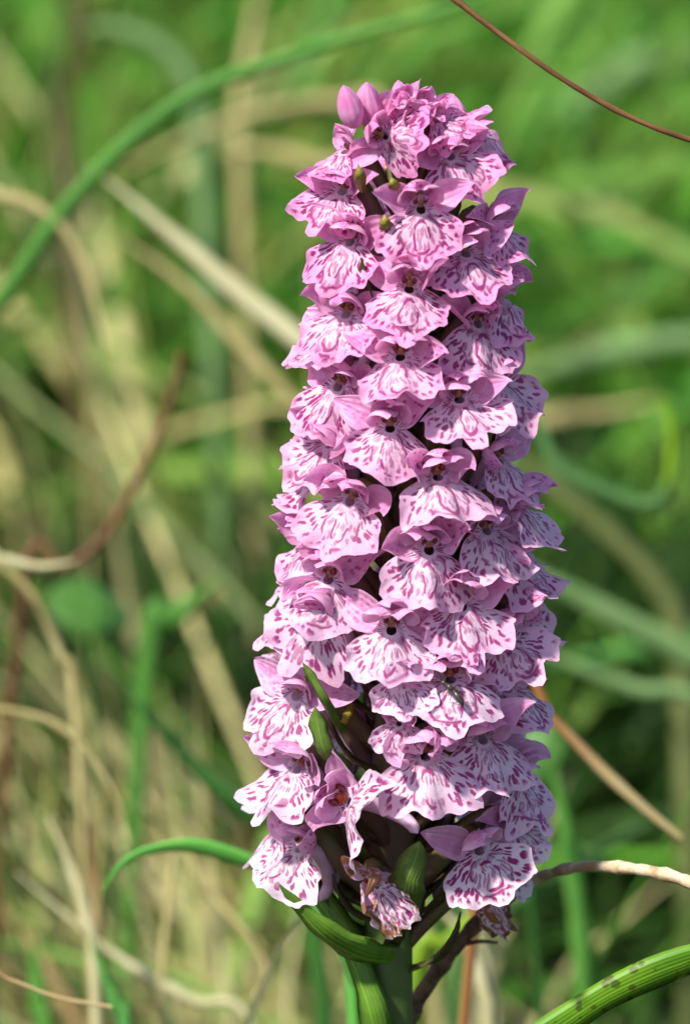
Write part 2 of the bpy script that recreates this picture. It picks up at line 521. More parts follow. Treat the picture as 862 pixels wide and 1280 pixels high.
def multi_mesh(name, parts, mats):
    v, f, fm = [], [], []
    for A, mi in parts:
        m, n, _ = A.shape
        ff = grid_faces(m, n, True, len(v))
        f += ff; fm += [mi] * len(ff)
        v += [tuple(q) for q in A.reshape(-1, 3)]
    return raw_mesh(name, v, f, mats, fmat=fm)

def column_mesh():
    c = spline([(0, 0.9, 0.5), (0, 0.65, 1.2), (0, 0.25, 1.8), (0, -0.1, 2.3)], 9)
    body = tube_array(c, np.array([0.7, 0.8, 0.72, 0.62, 0.56, 0.52, 0.46, 0.36, 0.1]), 10, ref=(1, 0, 0))
    parts = [(body * MM, 0),
             (ellipsoid((-0.66, 0.0, 1.22), 0.34, 0.32, 0.50) * MM, 1),
             (ellipsoid((0.66, 0.0, 1.22), 0.34, 0.32, 0.50) * MM, 1),
             (ellipsoid((0, -0.05, 1.0), 0.28, 0.28, 0.36) * MM, 0)]
    return multi_mesh('column', parts, [M['column'], M['theca']])

def bud_mesh(seed, L=6.0, W=3.6):
    rg = np.random.default_rng(seed)
    t = np.linspace(0, 1, 12)
    prof = np.sin(np.pi * (0.06 + 0.94 * t) ** 0.8) ** 0.7
    prof[-1] = 0.02
    th = np.linspace(0, 2 * np.pi, 18, endpoint=False)
    T, TH = np.meshgrid(t, th, indexing='ij')
    ridge = 1 + 0.22 * np.abs(np.sin(1.5 * TH + 1.1 * T + seed)) ** 0.6 - 0.14 + 0.05 * np.sin(3 * TH + 5 * T)
    rad = prof[:, None] * W / 2 * ridge
    A = np.stack([rad * np.cos(TH) * 0.95, rad * np.sin(TH) + 0.5 * np.sin(T * 2), T * L], -1)
    uv = np.stack([TH / 6.2832 * 2 % 1, T], -1)
    return grid_mesh('bud', A * MM, [M['bud']], closed=True, uvs={'UVMap': uv})

NV = 16
LIPS = [lip_mesh(100 + i, M['lip']) for i in range(NV)]
LIPS_DEAD = [lip_mesh(150 + i, M['lip_dead'], crumple=1.0, width=0.6) for i in range(2)]
DORSAL = [petal_mesh('sepal', 200 + i, 5.9, 3.9, M['sepal'], 5 + 8 * (i % 3), 92 + 12 * (i % 4), 0.55) for i in range(6)]
SIDE_L, SIDE_R, PET_L, PET_R = [], [], [], []
for i in range(7):
    b = [-35, 40, 75, -80, 105, 15, 140][i]
    for sgn, dst in ((-1, SIDE_L), (1, SIDE_R)):
        dst.append(petal_mesh('sepal', 300 + i, 7.0, 3.6, M['sepal'], 5, b, 0.45 + 0.12 * (i % 3), tw=sgn * (20 + 11 * i), base=0.5, pw=0.85))
    for sgn, dst in ((-1, PET_L), (1, PET_R)):
        dst.append(petal_mesh('petal', 400 + i, 5.6, 3.4, M['petal'], 14, 92 + 6 * i, 0.5, tw=-sgn * (25 + 4 * i), base=0.6))
DEAD_SEP = [petal_mesh('sepal', 500 + i, 7.6, 2.4, M['sepal_dead'], 10, 60 + 50 * i, 0.9, tw=70, base=0.5) for i in range(3)]
COLUMN = column_mesh()
M['red'] = mat_plain('column_red', (0.34, 0.03, 0.015), (0.62, 0.16, 0.06), 900, 0.3, 0.1)
COLUMN_RED = column_mesh(); COLUMN_RED.materials[0] = M['red']
SPUR = []
for i in range(3):
    pts = [(0, 0.0, 0.0), (0.1 * i, 2.4, -0.5), (0.2 * i, 4.6, -2.4), (0.2 * i, 5.3 + 0.4 * i, -5.6), (0.1, 5.2, -8.0)]
    SPUR.append(tube_mesh('spur', [Vector(p) * MM for p in pts], 0.95 * MM, 0.75 * MM, M['spur'], 14, 10, ref=(1, 0, 0),
                          prof=lambda t: np.where(t > 0.9, np.sqrt(np.clip(1 - ((t - 0.9) / 0.1) ** 2, 0.01, 1)), 1) * (0.85 + 0.3 * np.sin(np.clip(t, 0, 1) * 3))))
BUDS = [bud_mesh(i) for i in range(3)]

# ------------------------------------------------------------------ the orchid: axis, stem, leaves
AX_PY = [60, 100, 300, 500, 650, 800, 950, 1100, 1280]
AX_PX = [506, 508, 513, 515, 511, 504, 494, 488, 484]
_ax = [P(x, y, 0) for x, y in zip(AX_PX, AX_PY)]
_az = np.array([p.z for p in _ax])[::-1]; _axx = np.array([p.x for p in _ax])[::-1]
def axis_x(z):
    return float(np.interp(z, _az, _axx))
RAD_PY = [90, 120, 170, 250, 400, 600, 800, 950, 1060, 1150]
RAD_PX = [10, 28, 62, 86, 100, 117, 136, 142, 130, 100]
_rz = np.array([P(500, y, 0).z for y in RAD_PY])[::-1]; _rr = np.array(RAD_PX, float)[::-1] * 1e-4
def spike_r(z):
    return float(np.interp(z, _rz, _rr))

BASE = Vector((axis_x(P(484, 1280).z) + 0.002, 0.0, float(ground_z(0.005, 0)) - 0.004))
orchid = empty('spotted_orchid', BASE)
tag(orchid, 'pink spotted orchid with a tall dense spike of speckled flowers', 'orchid')

def part(name, me, m=None, parent=None):
    return link(name, me, parent or orchid, m)

z_top = P(508, 138, 0).z
zs = np.linspace(BASE.z, z_top, 40)
z_frame = P(484, 1280, 0).z
cen = np.array([[axis_x(z) if z > z_frame else axis_x(z_frame) + (z_frame - z) * 0.02, 0, z] for z in zs]) - np.array(BASE)
rad = np.interp(zs, [BASE.z, z_frame, P(484, 1150).z, P(484, 700).z, z_top], [0.0040, 0.0034, 0.0030, 0.0026, 0.0009])
th_ = np.linspace(0, 2 * np.pi, 16, endpoint=False)
sa = tube_array(cen, rad, 16, ref=(0, 1, 0.01))
ctr = cen[:, None, :]
sa = ctr + (sa - ctr) * (1 + 0.05 * np.cos(5 * th_))[None, :, None]
k0 = int(np.searchsorted(zs, P(484, 1120).z))
part('stem', grid_mesh('stem', sa[:k0 + 1], [M['stem']], closed=True))
part('flowering_stem', grid_mesh('flowering_stem', sa[k0:], [M['stem_top']], closed=True))

def local_pts(pts):
    return [Vector(p) - BASE for p in pts]

M['leaf'] = mat_blade('orchid_leaf', (0.06, 0.13, 0.02), (0.11, 0.22, 0.03), trans=0.3, spots=True)
M['leaf_plain'] = mat_blade('orchid_stem_leaf', (0.09, 0.20, 0.02), (0.16, 0.32, 0.035), trans=0.34)
def leaf(pts, w, mat='leaf', name='leaf', **kw):
    return part(name, blade_mesh(name, local_pts(pts), w, M[mat], thick=0.00035, **kw))
# the upper stem leaf held out to the side, tip up, and the sheath it grows from
leaf([P(492, 1200, -.002), P(450, 1192, -.0065), P(400, 1162, -.009), P(349, 1107, -.010)], 0.0052, 'leaf_plain', fold=0.5, ref=(0.15, 1, 0.55), taper=(0.9, 1.0, 0.03))
leaf([P(486, 1420, .001), P(470, 1290, -.0045), P(452, 1225, -.004), P(424, 1160, .000), P(385, 1105, .005), P(360, 1085, .008)], 0.0046, 'leaf_plain', fold=0.6, ref=(0.2, 1, 0.3), taper=(1.0, 1.0, 0.05))
# lower leaves below the picture
for a, L, w in ((-70, .075, .016), (60, .085, .018), (170, .09, .02), (-150, .07, .017)):
    d = Vector((math.sin(R(a)), -math.cos(R(a)), 0))
    z0 = 0.02 + 0.012 * (L * 100 % 3)
    p0 = Vector((BASE.x, 0, z0))
    leaf([p0, p0 + d * L * .35 + Vector((0, 0, .022)), p0 + d * L * .75 + Vector((0, 0, .03)), p0 + d * L + Vector((0, 0, .014))], w, 'leaf', fold=0.3, ref=(0.01, 0.02, 1), taper=(0.35, 1, 0.04))

# ------------------------------------------------------------------ the orchid: flowers
def lerp3(a, b, t):
    return tuple(x + (y - x) * t for x, y in zip(a, b))

def throat_at(px, py):
    y = -0.010
    for _ in range(8):
        p = P(px, py, y)
        r = spike_r(p.z)
        s = max(-0.97, min(0.97, (p.x - axis_x(p.z)) / r))
        a = math.asin(s)
        y = -r * math.cos(a)
    return p, math.degrees(a)

def set_col(o, c):
    o.color = (c[0], c[1], c[2], 1)
    return o

FLOWERS = []
def make_flower(p, az_pos, face, roll, scale, pitch=0.0, dead=False, seed=None, tone=None, gape=False):
    i = len(FLOWERS)
    rg = random.Random(1000 + i if seed is None else seed)
    f = link('flower', None, orchid)
    f.empty_display_size = 0.002
    mat = Matrix.Translation(p - BASE) @ Matrix.Rotation(R(face), 4, 'Z') @ Matrix.Rotation(R(-pitch), 4, 'X') @ Matrix.Rotation(R(-roll), 4, 'Y') @ Matrix.Scale(scale, 4)
    f.matrix_basis = mat
    # paler towards the foot of the spike, pinker at the top
    t = min(1, max(0, (p.z - P(500, 1100).z) / (P(500, 150).z - P(500, 1100).z)))
    if tone is not None:
        t = tone
    j = rg.uniform(-.12, .12)
    lipc = lerp3((0.87, 0.70, 0.82), (0.86, 0.20, 0.55), min(1, max(0, t + j)))
    sepc = lerp3((0.80, 0.40, 0.66), (0.86, 0.21, 0.55), min(1, max(0, t + j)))
    def sub(name, me, loc=(0, 0, 0), rot=(0, 0, 0), c=None, sc=(1, 1, 1)):
        m = Matrix.LocRotScale(Vector(loc) * MM, Euler([R(q) for q in rot], 'XYZ'), Vector(sc))
        o = link(name, me, f, m)
        if c: set_col(o, c)
        return o
    if dead:
        sub('lip', LIPS_DEAD[i % 2], c=(0.70, 0.55, 0.62), rot=(8, 0, 0))
        sub('sepal', DEAD_SEP[0], (0, 0.4, 1.5), (0, 5, 0), sepc)
        sub('sepal', DEAD_SEP[1], (-0.8, 0.4, 0.9), (0, -120, 15), sepc)
        sub('sepal', DEAD_SEP[2], (0.8, 0.4, 0.9), (0, 75, -15), sepc)
        sub('column', COLUMN)
    else:
        sub('lip', LIPS[rg.randrange(NV)], c=lipc, rot=(rg.uniform(-16, 14), rg.uniform(-9, 9), rg.uniform(-10, 10)), sc=(rg.choice((-1, 1)) * rg.uniform(.88, 1.03), 1, rg.uniform(.88, 1.03)))
        sub('column', COLUMN_RED if gape else COLUMN, sc=(1.5, 1.5, 1.5) if gape else (1, 1, 1))
        sub('sepal', DORSAL[rg.randrange(len(DORSAL))], (0, 1.0, 1.5), (rg.uniform(-8, 12), rg.uniform(-8, 8), rg.uniform(-10, 10)), sepc)
        for sg, PL in ((-1, PET_L), (1, PET_R)):
            sub('petal', PL[rg.randrange(len(PL))], (sg * 0.85, 0.7, 1.2), (rg.uniform(-6, 10), sg * rg.uniform(14, 34), sg * rg.uniform(-28, 5)), sepc)
        for sg, PL in ((-1, SIDE_L), (1, SIDE_R)):
            sub('sepal', PL[rg.randrange(len(PL))], (sg * 1.0, 1.0, 0.6), (rg.uniform(-15, 15), sg * rg.uniform(48, 88), sg * rg.uniform(-30, 25)), sepc)
    sub('spur', SPUR[rg.randrange(3)])
    # the stalk-like ovary runs back and down to the stem
    za = p.z - BASE.z - rg.uniform(.006, .009)
    ax = axis_x(p.z - .007)
    dirn = Vector((math.sin(R(az_pos)), -math.cos(R(az_pos)), 0))
    att = Vector((ax, 0, p.z - .0085)) + dirn * .0015 - BASE
    inv = mat.inverted()
    a_l = inv @ att
    mid = inv @ (att + dirn * spike_r(p.z) * 0.35 + Vector((0, 0, .0052)))
    me = tube_mesh('flower_stalk', [a_l, mid, Vector((0, 3.4, 1.2)) * MM, Vector((0, 0.9, 0.7)) * MM], 1.0 * MM, 1.0 * MM, M['ovary'], 12, 8, ref=(1, 0.1, 0),
                   prof=lambda t: 0.75 + 0.6 * np.sin(np.pi * t))
    link('flower_stalk', me, f)
    FLOWERS.append((p.copy(), az_pos))
    if p.z > P(500, 178).z:
        return f
    # its bract
    L = rg.uniform(.0065, .010)
    side = Vector((math.cos(R(az_pos)), math.sin(R(az_pos)), 0)) * rg.uniform(-.003, .003)
    b0 = Vector((ax, 0, p.z - .0105)) + dirn * .002
    pts = [b0, b0 + dirn * L * .45 + side * .5 + Vector((0, 0, L * .22)), b0 + dirn * L * .75 + side + Vector((0, 0, L * .62)), b0 + dirn * L * .86 + side * 1.3 + Vector((0, 0, L * .98))]
    part('bract', blade_mesh('bract', local_pts(pts), .0026, M['bract'], seg=9, fold=0.6, ref=(dirn.x * .6, dirn.y * .6, -1), taper=(1, 1, .05), thick=.0002))
    return f

# throat pixel x, y, facing, roll (lip swings right +), size, extra pitch
SPOTS = [
    (482, 170, 8, 70, .85, 10), (546, 152, 30, 25, .62, 35), (515, 150, -10, -150, .5, 55), (506, 128, 0, 10, .48, 45), (528, 132, 30, -20, .5, 40), (592, 168, 68, 30, .84, 5), (563, 196, 22, 14, .86, 0), (430, 190, -60, -10, .75, 25),
    (427, 240, -40, -14, .86, 0), (526, 262, 4, 4, .93, 0), (437, 303, -28, -13, .95, 0), (582, 318, 26, 8, .93, 0),
    (617, 280, 66, 8, .88, 0), (511, 362, -2, -2, .95, 0), (432, 394, -32, -10, .98, 0), (597, 405, 24, 8, .95, 0),
    (624, 372, 62, 10, .92, 0), (500, 447, -3, -3, 1.0, 0), (422, 484, -28, -12, 1.0, 0), (574, 500, 10, 6, .99, 0),
    (622, 477, 52, 12, 1.0, 0), (487, 536, -3, 3, .98, 0), (547, 597, 12, 6, 1.0, 0), (412, 556, -52, -22, .98, 0),
    (437, 627, -26, -15, 1.02, 0), (624, 577, 46, 12, .98, 0), (645, 634, 68, 6, .98, 0), (608, 664, 26, 12, 1.0, 0),
    (536, 688, 2, 2, 1.06, 0), (410, 725, -26, -8, 1.02, 0), (388, 682, -64, -12, 1.0, 0), (402, 766, -46, -16, 1.03, 0),
    (489, 788, -4, -2, 1.10, 0), (577, 758, 8, 0, 1.04, 0), (641, 703, 60, 8, 1.0, 0), (627, 800, 40, 14, 1.0, 0),
    (650, 765, 70, 6, 1.0, 0), (500, 848, 0, 0, .72, 0), (563, 850, 8, 3, 1.08, 0), (634, 862, 48, 5, 1.0, 0),
    (370, 870, -46, -14, 1.06, 0), (372, 962, -42, -10, 1.08, 0), (436, 1004, -22, 62, 1.02, 6), (532, 945, 6, 3, 1.12, -10),
    (603, 925, 24, 8, 1.08, -6), (646, 972, 62, 6, .92, 0), (599, 1064, 24, 16, 1.0, -6), (374, 1062, -44, -12, 1.02, 0), (634, 1030, 58, 12, .85, 0), (498, 905, -6, -8, .6, -12),
]
for (px, py, fa, ro, sc_, pi_) in SPOTS:
    p, a = throat_at(px, py)
    make_flower(p, a, fa, ro, sc_, pi_, gape=(px == 436))
p, a = throat_at(470, 1106); make_flower(p, a, -4, 38, .95, -10, dead=True)
p, a = throat_at(612, 1118); make_flower(p, a, 35, 20, .8, -25, dead=True)
# the sides and the back of the spike
kk = 0
for py in np.arange(175, 1090, 8.0):
    kk += 1
    az = (kk * 137.5) % 360 - 180
    z = P(500, py, 0).z
    if abs(az) < 60:
        continue
    r = spike_r(z) * random.uniform(.93, 1.03)
    p = Vector((axis_x(z) + r * math.sin(R(az)), -r * math.cos(R(az)), z))
    if min((p - q).length for q, _ in FLOWERS) < .0064:
        continue
    make_flower(p, az, az * .97, random.uniform(-12, 12), .86 + .2 * (py / 1100), random.uniform(-5, 8))

# unopened buds and the pointed bracts between them at the tip
def make_bud(px, py, depth, rot, sc_, i):
    b = part('bud', BUDS[i % 3], Matrix.Translation(P(px, py, depth) - BASE) @ Euler([R(q) for q in rot], 'XYZ').to_matrix().to_4x4() @ Matrix.Scale(sc_, 4))
    set_col(b, (0.74, 0.24, 0.52))
for i, (px, py, d, rot, s_) in enumerate([(444, 158, -.006, (16, -16, 0), .9), (466, 155, -.003, (8, -22, 60), .95),
                                          (572, 158, .002, (-5, 42, 90), .85), (505, 142, .006, (-22, 4, 30), .75)]):
    make_bud(px, py, d, rot, s_, i)
for pts, w, mt in [([(476, 150), (480, 130), (483, 112)], .0012, 'bract_gold'), ([(462, 170), (455, 148), (452, 140)], .0014, 'bract_gold'),
                   ([(492, 300), (482, 282), (480, 268)], .0016, 'bract_gold'), ([(452, 240), (450, 222), (447, 205)], .0013, 'bract_gold'),
                   ([(500, 245), (492, 232), (488, 222)], .0014, 'bract_gold'),
                   ([(434, 962), (408, 942), (397, 905), (394, 884)], .0024, 'bract_green'), ([(430, 915), (408, 880), (388, 845), (378, 828)], .0013, 'bract_green'),
                   ([(508, 1138), (506, 1110), (518, 1075), (524, 1052)], .0042, 'bract_green'), ([(400, 1032), (380, 1026), (354, 1026)], .0018, 'bract_gold'),
                   ([(440, 880), (432, 900), (424, 902)], .0012, 'bract_gold'), ([(606, 560), (614, 530), (620, 515)], .0010, 'bract_green')]:
    dd = -.013 if len(pts) > 3 else -.010
    if pts[0][1] < 200: dd = -.003
    q = [P(x, y, dd * (0.55 if k == 0 else 1)) for k, (x, y) in enumerate(pts)]
    part('bract', blade_mesh('bract', local_pts(q), w, M[mt], seg=10, fold=0.5, ref=(0.1, 1, 0.1), taper=(.8, 1.1, .05), thick=.0003))

# ------------------------------------------------------------------ massed grass behind
def sward(name, label, n, place, colours, length, width, tilt, bend, lean, mat, seed, cat='grass', S=7):
    rg = np.random.default_rng(seed)
    x, y = place(rg, n)
    n = len(x)
    z = ground_z(x, y) - 0.004
    L = rg.uniform(*length, n); W = rg.uniform(*width, n)
    phi = rg.normal(lean[0], lean[1], n)
    a0 = np.abs(rg.normal(tilt[0], tilt[1], n)); kb = rg.normal(bend[0], bend[1], n)
    s = np.linspace(0, 1, S)
    ang = a0[:, None] + kb[:, None] * s[None, :] ** 1.4
    ds = L[:, None] / (S - 1)
    hx = np.concatenate([np.zeros((n, 1)), np.cumsum(np.sin(ang[:, 1:]) * ds, 1)], 1)
    hz = np.concatenate([np.zeros((n, 1)), np.cumsum(np.cos(ang[:, 1:]) * ds, 1)], 1)
    swing = phi[:, None] + rg.normal(0, .35, n)[:, None] * s[None, :]
    cx = x[:, None] + hx * np.cos(swing); cy = y[:, None] + hx * np.sin(swing); cz = z[:, None] + hz
    cz = np.maximum(cz, ground_z(cx, cy) + 0.004)
    w = W[:, None] * np.interp(s, [0, .3, .7, 1], [.7, 1, .75, .06])[None, :] / 2
    rl = rg.uniform(-1.2, 1.2, n)
    wx = -np.sin(swing) * np.cos(rl)[:, None]; wy = np.cos(swing) * np.cos(rl)[:, None]; wz = np.sin(rl)[:, None] * np.ones_like(swing)
    V = np.empty((n, S, 3, 3))
    for k, q in enumerate((-1, 0, 1)):
        V[:, :, k, 0] = cx + q * w * wx
        V[:, :, k, 1] = cy + q * w * wy
        V[:, :, k, 2] = cz + q * w * wz - (0.35 * w if q == 0 else 0)
    V = V.reshape(-1, 3)
    base = (np.arange(n) * S * 3)[:, None, None]
    ii = np.arange(S - 1)[None, :, None] * 3; jj = np.arange(2)[None, None, :]
    a = base + ii + jj
    F = np.stack([a, a + 1, a + 4, a + 3], -1).reshape(-1, 4)
    me = bpy.data.meshes.new(name)
    me.vertices.add(len(V)); me.vertices.foreach_set('co', V.ravel())
    me.loops.add(F.size); me.loops.foreach_set('vertex_index', F.ravel().astype(np.int32))
    me.polygons.add(len(F))
    me.polygons.foreach_set('loop_start', np.arange(0, F.size, 4, dtype=np.int32))
    me.update(calc_edges=True)
    me.polygons.foreach_set('use_smooth', np.ones(len(F), bool))
    cs = np.array(colours); pick = rg.integers(0, len(cs), n); p2 = rg.integers(0, len(cs), n)
    t = rg.uniform(0, .5, n)[:, None]
    c = (cs[pick] * (1 - t) + cs[p2] * t) * rg.uniform(.75, 1.25, n)[:, None]
    at = me.color_attributes.new('blade_colour', 'FLOAT_COLOR', 'POINT')
    C = np.ones((n, S * 3, 4)); C[:, :, :3] = np.clip(c, 0, .9)[:, None, :]
    at.data.foreach_set('color', C.ravel().astype(np.float32))
    me.materials.append(mat)
    o = link(name, me)
    tag(o, label, cat, kind='stuff')
    return o

SW = mat_sward('sward', 0.42)
SWD = mat_sward('sward_dry', 0.22, 0.6)
GREENS = [(0.16, 0.47, 0.045), (0.11, 0.37, 0.05), (0.26, 0.54, 0.07), (0.06, 0.20, 0.03), (0.36, 0.54, 0.11)]
YELLOWS = [(0.30, 0.38, 0.07), (0.15, 0.36, 0.04), (0.38, 0.40, 0.12), (0.10, 0.27, 0.03)]
STRAWS = [(0.66, 0.60, 0.30), (0.58, 0.50, 0.20), (0.46, 0.39, 0.15), (0.70, 0.64, 0.33), (0.30, 0.19, 0.08), (0.36, 0.42, 0.12)]
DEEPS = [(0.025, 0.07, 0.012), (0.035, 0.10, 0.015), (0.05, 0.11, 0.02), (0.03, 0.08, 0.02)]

def wedge(y0, y1, x0, x1, spread=0.0, power=1.0):
    """scatter between depths y0..y1; x0..x1 are fractions of the picture's width there (0 left, 1 right)"""
    def f(rg, n):
        y = y0 + (y1 - y0) * rg.uniform(0, 1, n) ** power
        hw = 0.0784 * (y + 0.55)
        x = (-1 + 2 * (x0 + (x1 - x0) * rg.uniform(0, 1, n))) * hw + rg.normal(0, 1, n) * spread
        return x, y
    return f
def clumps(cs, sd):
    def f(rg, n):
        k = rg.integers(0, len(cs), n)
        c = np.array(cs)[k]
        return c[:, 0] + rg.normal(0, sd, n), c[:, 1] + rg.normal(0, sd * .7, n)
    return f

sward('green_grass', 'distant bank of soft green grass behind the orchid', 7500, wedge(0.9, 4.4, -2.0, 2.4, .03, 1.3), GREENS, (.16, .34), (.007, .015), (.45, .3), (.9, .5), (0.2, .8), SW, 1)
sward('fresh_grass', 'fresh green grass to the right of the spike', 420, wedge(0.62, 1.1, .45, 1.7, .02), GREENS, (.12, .26), (.006, .011), (.5, .3), (1.2, .5), (0.5, 1.2), SW, 6)
sward('yellow_grass', 'yellow-green grass beyond the straw at upper left', 900, wedge(0.66, 1.2, -.8, .55, .02), YELLOWS + GREENS[:2], (.14, .30), (.005, .010), (.45, .3), (1.1, .6), (0.2, 1.6), SW, 2)
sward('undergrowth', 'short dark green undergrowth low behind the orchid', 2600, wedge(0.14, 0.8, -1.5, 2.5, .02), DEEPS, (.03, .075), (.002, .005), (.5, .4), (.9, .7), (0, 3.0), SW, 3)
sward('tall_grass', 'tall grass standing beyond the left edge', 1100, wedge(0.2, 0.85, -2.4, -.18, .01), GREENS + STRAWS[:2], (.16, .28), (.003, .006), (.2, .15), (.6, .4), (3.1, .5), SW, 8)
sward('dry_grass', 'matted pale straw tussock low at the left', 480, clumps([(-.03, .14), (-.015, .21), (-.048, .25), (-.005, .27), (-.055, .18), (-.025, .32)], .020), STRAWS, (.08, .18), (.0008, .0026), (.85, .3), (.8, .6), (2.9, .8), SWD, 4)
sward('dead_grass', 'loose dead straw lying through the grass on the left', 200, wedge(0.40, 0.9, -.4, .32, .02), STRAWS, (.18, .32), (.004, .008), (.6, .3), (.7, .5), (2.6, .9), SWD, 5)
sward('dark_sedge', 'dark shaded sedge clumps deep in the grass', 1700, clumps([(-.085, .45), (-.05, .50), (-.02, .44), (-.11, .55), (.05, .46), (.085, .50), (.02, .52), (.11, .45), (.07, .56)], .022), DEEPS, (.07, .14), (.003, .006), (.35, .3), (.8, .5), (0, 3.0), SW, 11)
sward('slanting_straw', 'fine straw and green blades criss-crossing at the left of the spike', 480, wedge(0.12, 0.45, -.05, .85, .015), STRAWS + STRAWS[:3] + YELLOWS[:2] + GREENS[:2], (.12, .27), (.0012, .0038), (1.02, .30), (.35, .5), (3.0, .55), SWD, 9)
sward('leaning_blades', 'pale green blades criss-crossing at the right of the spike', 90, wedge(0.5, 0.9, .5, 1.5, .02), GREENS + YELLOWS, (.12, .26), (.003, .0065), (.9, .4), (.4, .6), (2.2, 1.6), SW, 10)
sward('meadow_blades', 'scattered green blades mixed through the straw on the left', 110, wedge(0.18, 0.55, -.1, .60, .02), GREENS, (.12, .24), (.002, .0055), (.9, .35), (1.1, .6), (0, 2.0), SW, 7)

# ------------------------------------------------------------------ single blades, stems and twigs that stand out
GB = {}
def gmat(key, *a, **kw):
    GB[key] = mat_blade('blade_' + key, *a, **kw)
gmat('green', (0.09, 0.28, 0.045), (0.16, 0.40, 0.07), trans=.35)
gmat('deep', (0.035, 0.12, 0.025), (0.06, 0.19, 0.035), trans=.3)
gmat('teal', (0.09, 0.32, 0.06), (0.15, 0.42, 0.10), trans=.3)
gmat('pale', (0.16, 0.30, 0.10), (0.26, 0.42, 0.16), trans=.3)
gmat('lime', (0.19, 0.36, 0.02), (0.30, 0.46, 0.04), trans=.35)
gmat('olive', (0.16, 0.20, 0.06), (0.24, 0.27, 0.10), trans=.3)
gmat('straw', (0.42, 0.35, 0.13), (0.62, 0.54, 0.25), trans=.2, rough=.6)
gmat('white', (0.58, 0.52, 0.26), (0.74, 0.69, 0.42), trans=.2, rough=.6)
gmat('rust', (0.28, 0.10, 0.03), (0.38, 0.17, 0.06), trans=.2, rough=.6, tip=(.55, .85, (0.48, 0.38, 0.18)))
gmat('brown', (0.10, 0.040, 0.018), (0.20, 0.085, 0.035), trans=.05, rough=.5)
gmat('brownstem', (0.09, 0.035, 0.015), (0.26, 0.14, 0.05), trans=.05, rough=.4)
gmat('vivid', (0.13, 0.46, 0.07), (0.20, 0.56, 0.11), trans=.4)
gmat('moss', (0.05, 0.15, 0.025), (0.09, 0.22, 0.04), trans=.3)
gmat('limetip', (0.10, 0.24, 0.07), (0.16, 0.32, 0.10), trans=.35, tip=(.80, .92, (0.28, 0.50, 0.02)))
gmat('spotted', (0.10, 0.26, 0.015), (0.17, 0.36, 0.02), trans=.3, spots=True)

def single(name, cat, label, pts, wpx, mat, depth, root=None, tube=False, **kw):
    """pts: picture positions at the given depth; wpx: width in picture pixels there;
    root: ('s' or 'e', pixel column): that end runs on down to the soil there"""
    q = [P(x, y, depth) for x, y in pts]
    w = wpx * 1e-4 * (depth + CAM_D) / CAM_D
    if root is not None:
        e = q[0] if root[0] == 's' else q[-1]
        g = P(root[1], 1000, depth); g.z = float(ground_z(g.x, g.y)) - .004
        nb = q[1] if root[0] == 's' else q[-2]
        m1 = e.lerp(g, .5) + (e - nb) * .25
        q = [g, m1] + q if root[0] == 's' else q + [m1, g]
    o_ = q[0].copy()
    loc = [v - o_ for v in q]
    if tube:
        me = tube_mesh(name, loc, w / 2, w / 2 * kw.get('end', .7), GB[mat], 48, 8, wob=kw.get('wob', .04), prof=kw.get('prof'))
    else:
        me = blade_mesh(name, loc, w, GB[mat], seg=34, **kw)
    o = link(name, me)
    o.location = o_
    tag(o, label, cat, {'grass_blade': 'single grass blades around the orchid', 'straw_blade': 'single straw blades among the grass', 'dead_stem': 'dead stems among the grass'}.get(name))
    return o

def G(*a, **k): return single('grass_blade', 'grass blade', *a, **k)
def S_(*a, **k): return single('straw_blade', 'straw', *a, **k)
EVEN = (.8, 1, .6)
G('long green blade arching from the left edge up to the top of the picture', [(-40, 440), (0, 383), (100, 240), (235, 122), (400, 58), (560, 10), (640, -20)], 24, 'green', .21, root=('s', -130))
G('pale green blade curling over behind the long arching blade at upper left', [(252, 190), (246, 130), (224, 80), (185, 48), (130, 34), (90, 44)], 28, 'pale', .5, root=('s', 300))
S_('broad pale straw blade slanting down to the spike at left of centre', [(110, 205), (200, 280), (290, 358), (380, 432), (450, 500)], 28, 'white', .24, root=('e', 700), taper=(.1, 1, .9))
S_('straw blade just below the broad slanting one at upper left', [(140, 290), (225, 352), (300, 430), (365, 500), (425, 580)], 20, 'straw', .27, root=('e', 600), taper=(.1, 1, .9))
S_('short straw stalk hanging down below the long green arching blade', [(134, 445), (122, 385), (98, 315), (60, 268), (0, 245), (-80, 270)], 16, 'straw', .21, root=('e', -160), taper=(.2, 1, .9))
S_('pale straw piece crossing behind the middle of the green arch', [(160, 210), (230, 176), (300, 150), (345, 138), (420, 130), (500, 180)], 20, 'straw', .46, root=('e', 545), taper=(.2, 1, .9))
S_('short pale blade at upper left pointing at the top flowers', [(270, 190), (320, 188), (390, 205), (450, 260)], 22, 'straw', .45, root=('e', 520), taper=(.1, 1, .9))
S_('tan blade standing upright against the top edge left of the spike', [(300, 170), (306, 90), (318, 20), (335, -60)], 18, 'straw', .5, root=('s', 340))
single('dead_stem', 'stem', 'brown dead stem slanting through the grass left of the spike', [(30, 730), (78, 710), (118, 684), (150, 640), (190, 560), (214, 495), (228, 440)], 13, 'brown', .19, root=('s', -60), tube=True)
S_('bright bleached straw at the left edge beside the round green leaf', [(95, 702), (50, 708), (0, 700), (-60, 700)], 15, 'white', .14, root=('e', -130), taper=(.1, 1, .9))
S_('bleached straw arching down the left edge below the round leaf', [(-60, 690), (5, 712), (48, 756), (76, 822), (95, 900)], 13, 'straw', .15, root=('e', 140), taper=(.5, 1, .3))
G('short green blade pointing up towards the spike beside the round leaf', [(185, 805), (215, 775), (245, 748), (285, 715)], 28, 'green', .24, root=('s', 130))
G('dark green blade slanting down to the lowest flowers from the left', [(150, 860), (200, 910), (250, 965), (310, 1020), (380, 1090)], 26, 'deep', .16, root=('e', 440), taper=(.1, 1, .9))
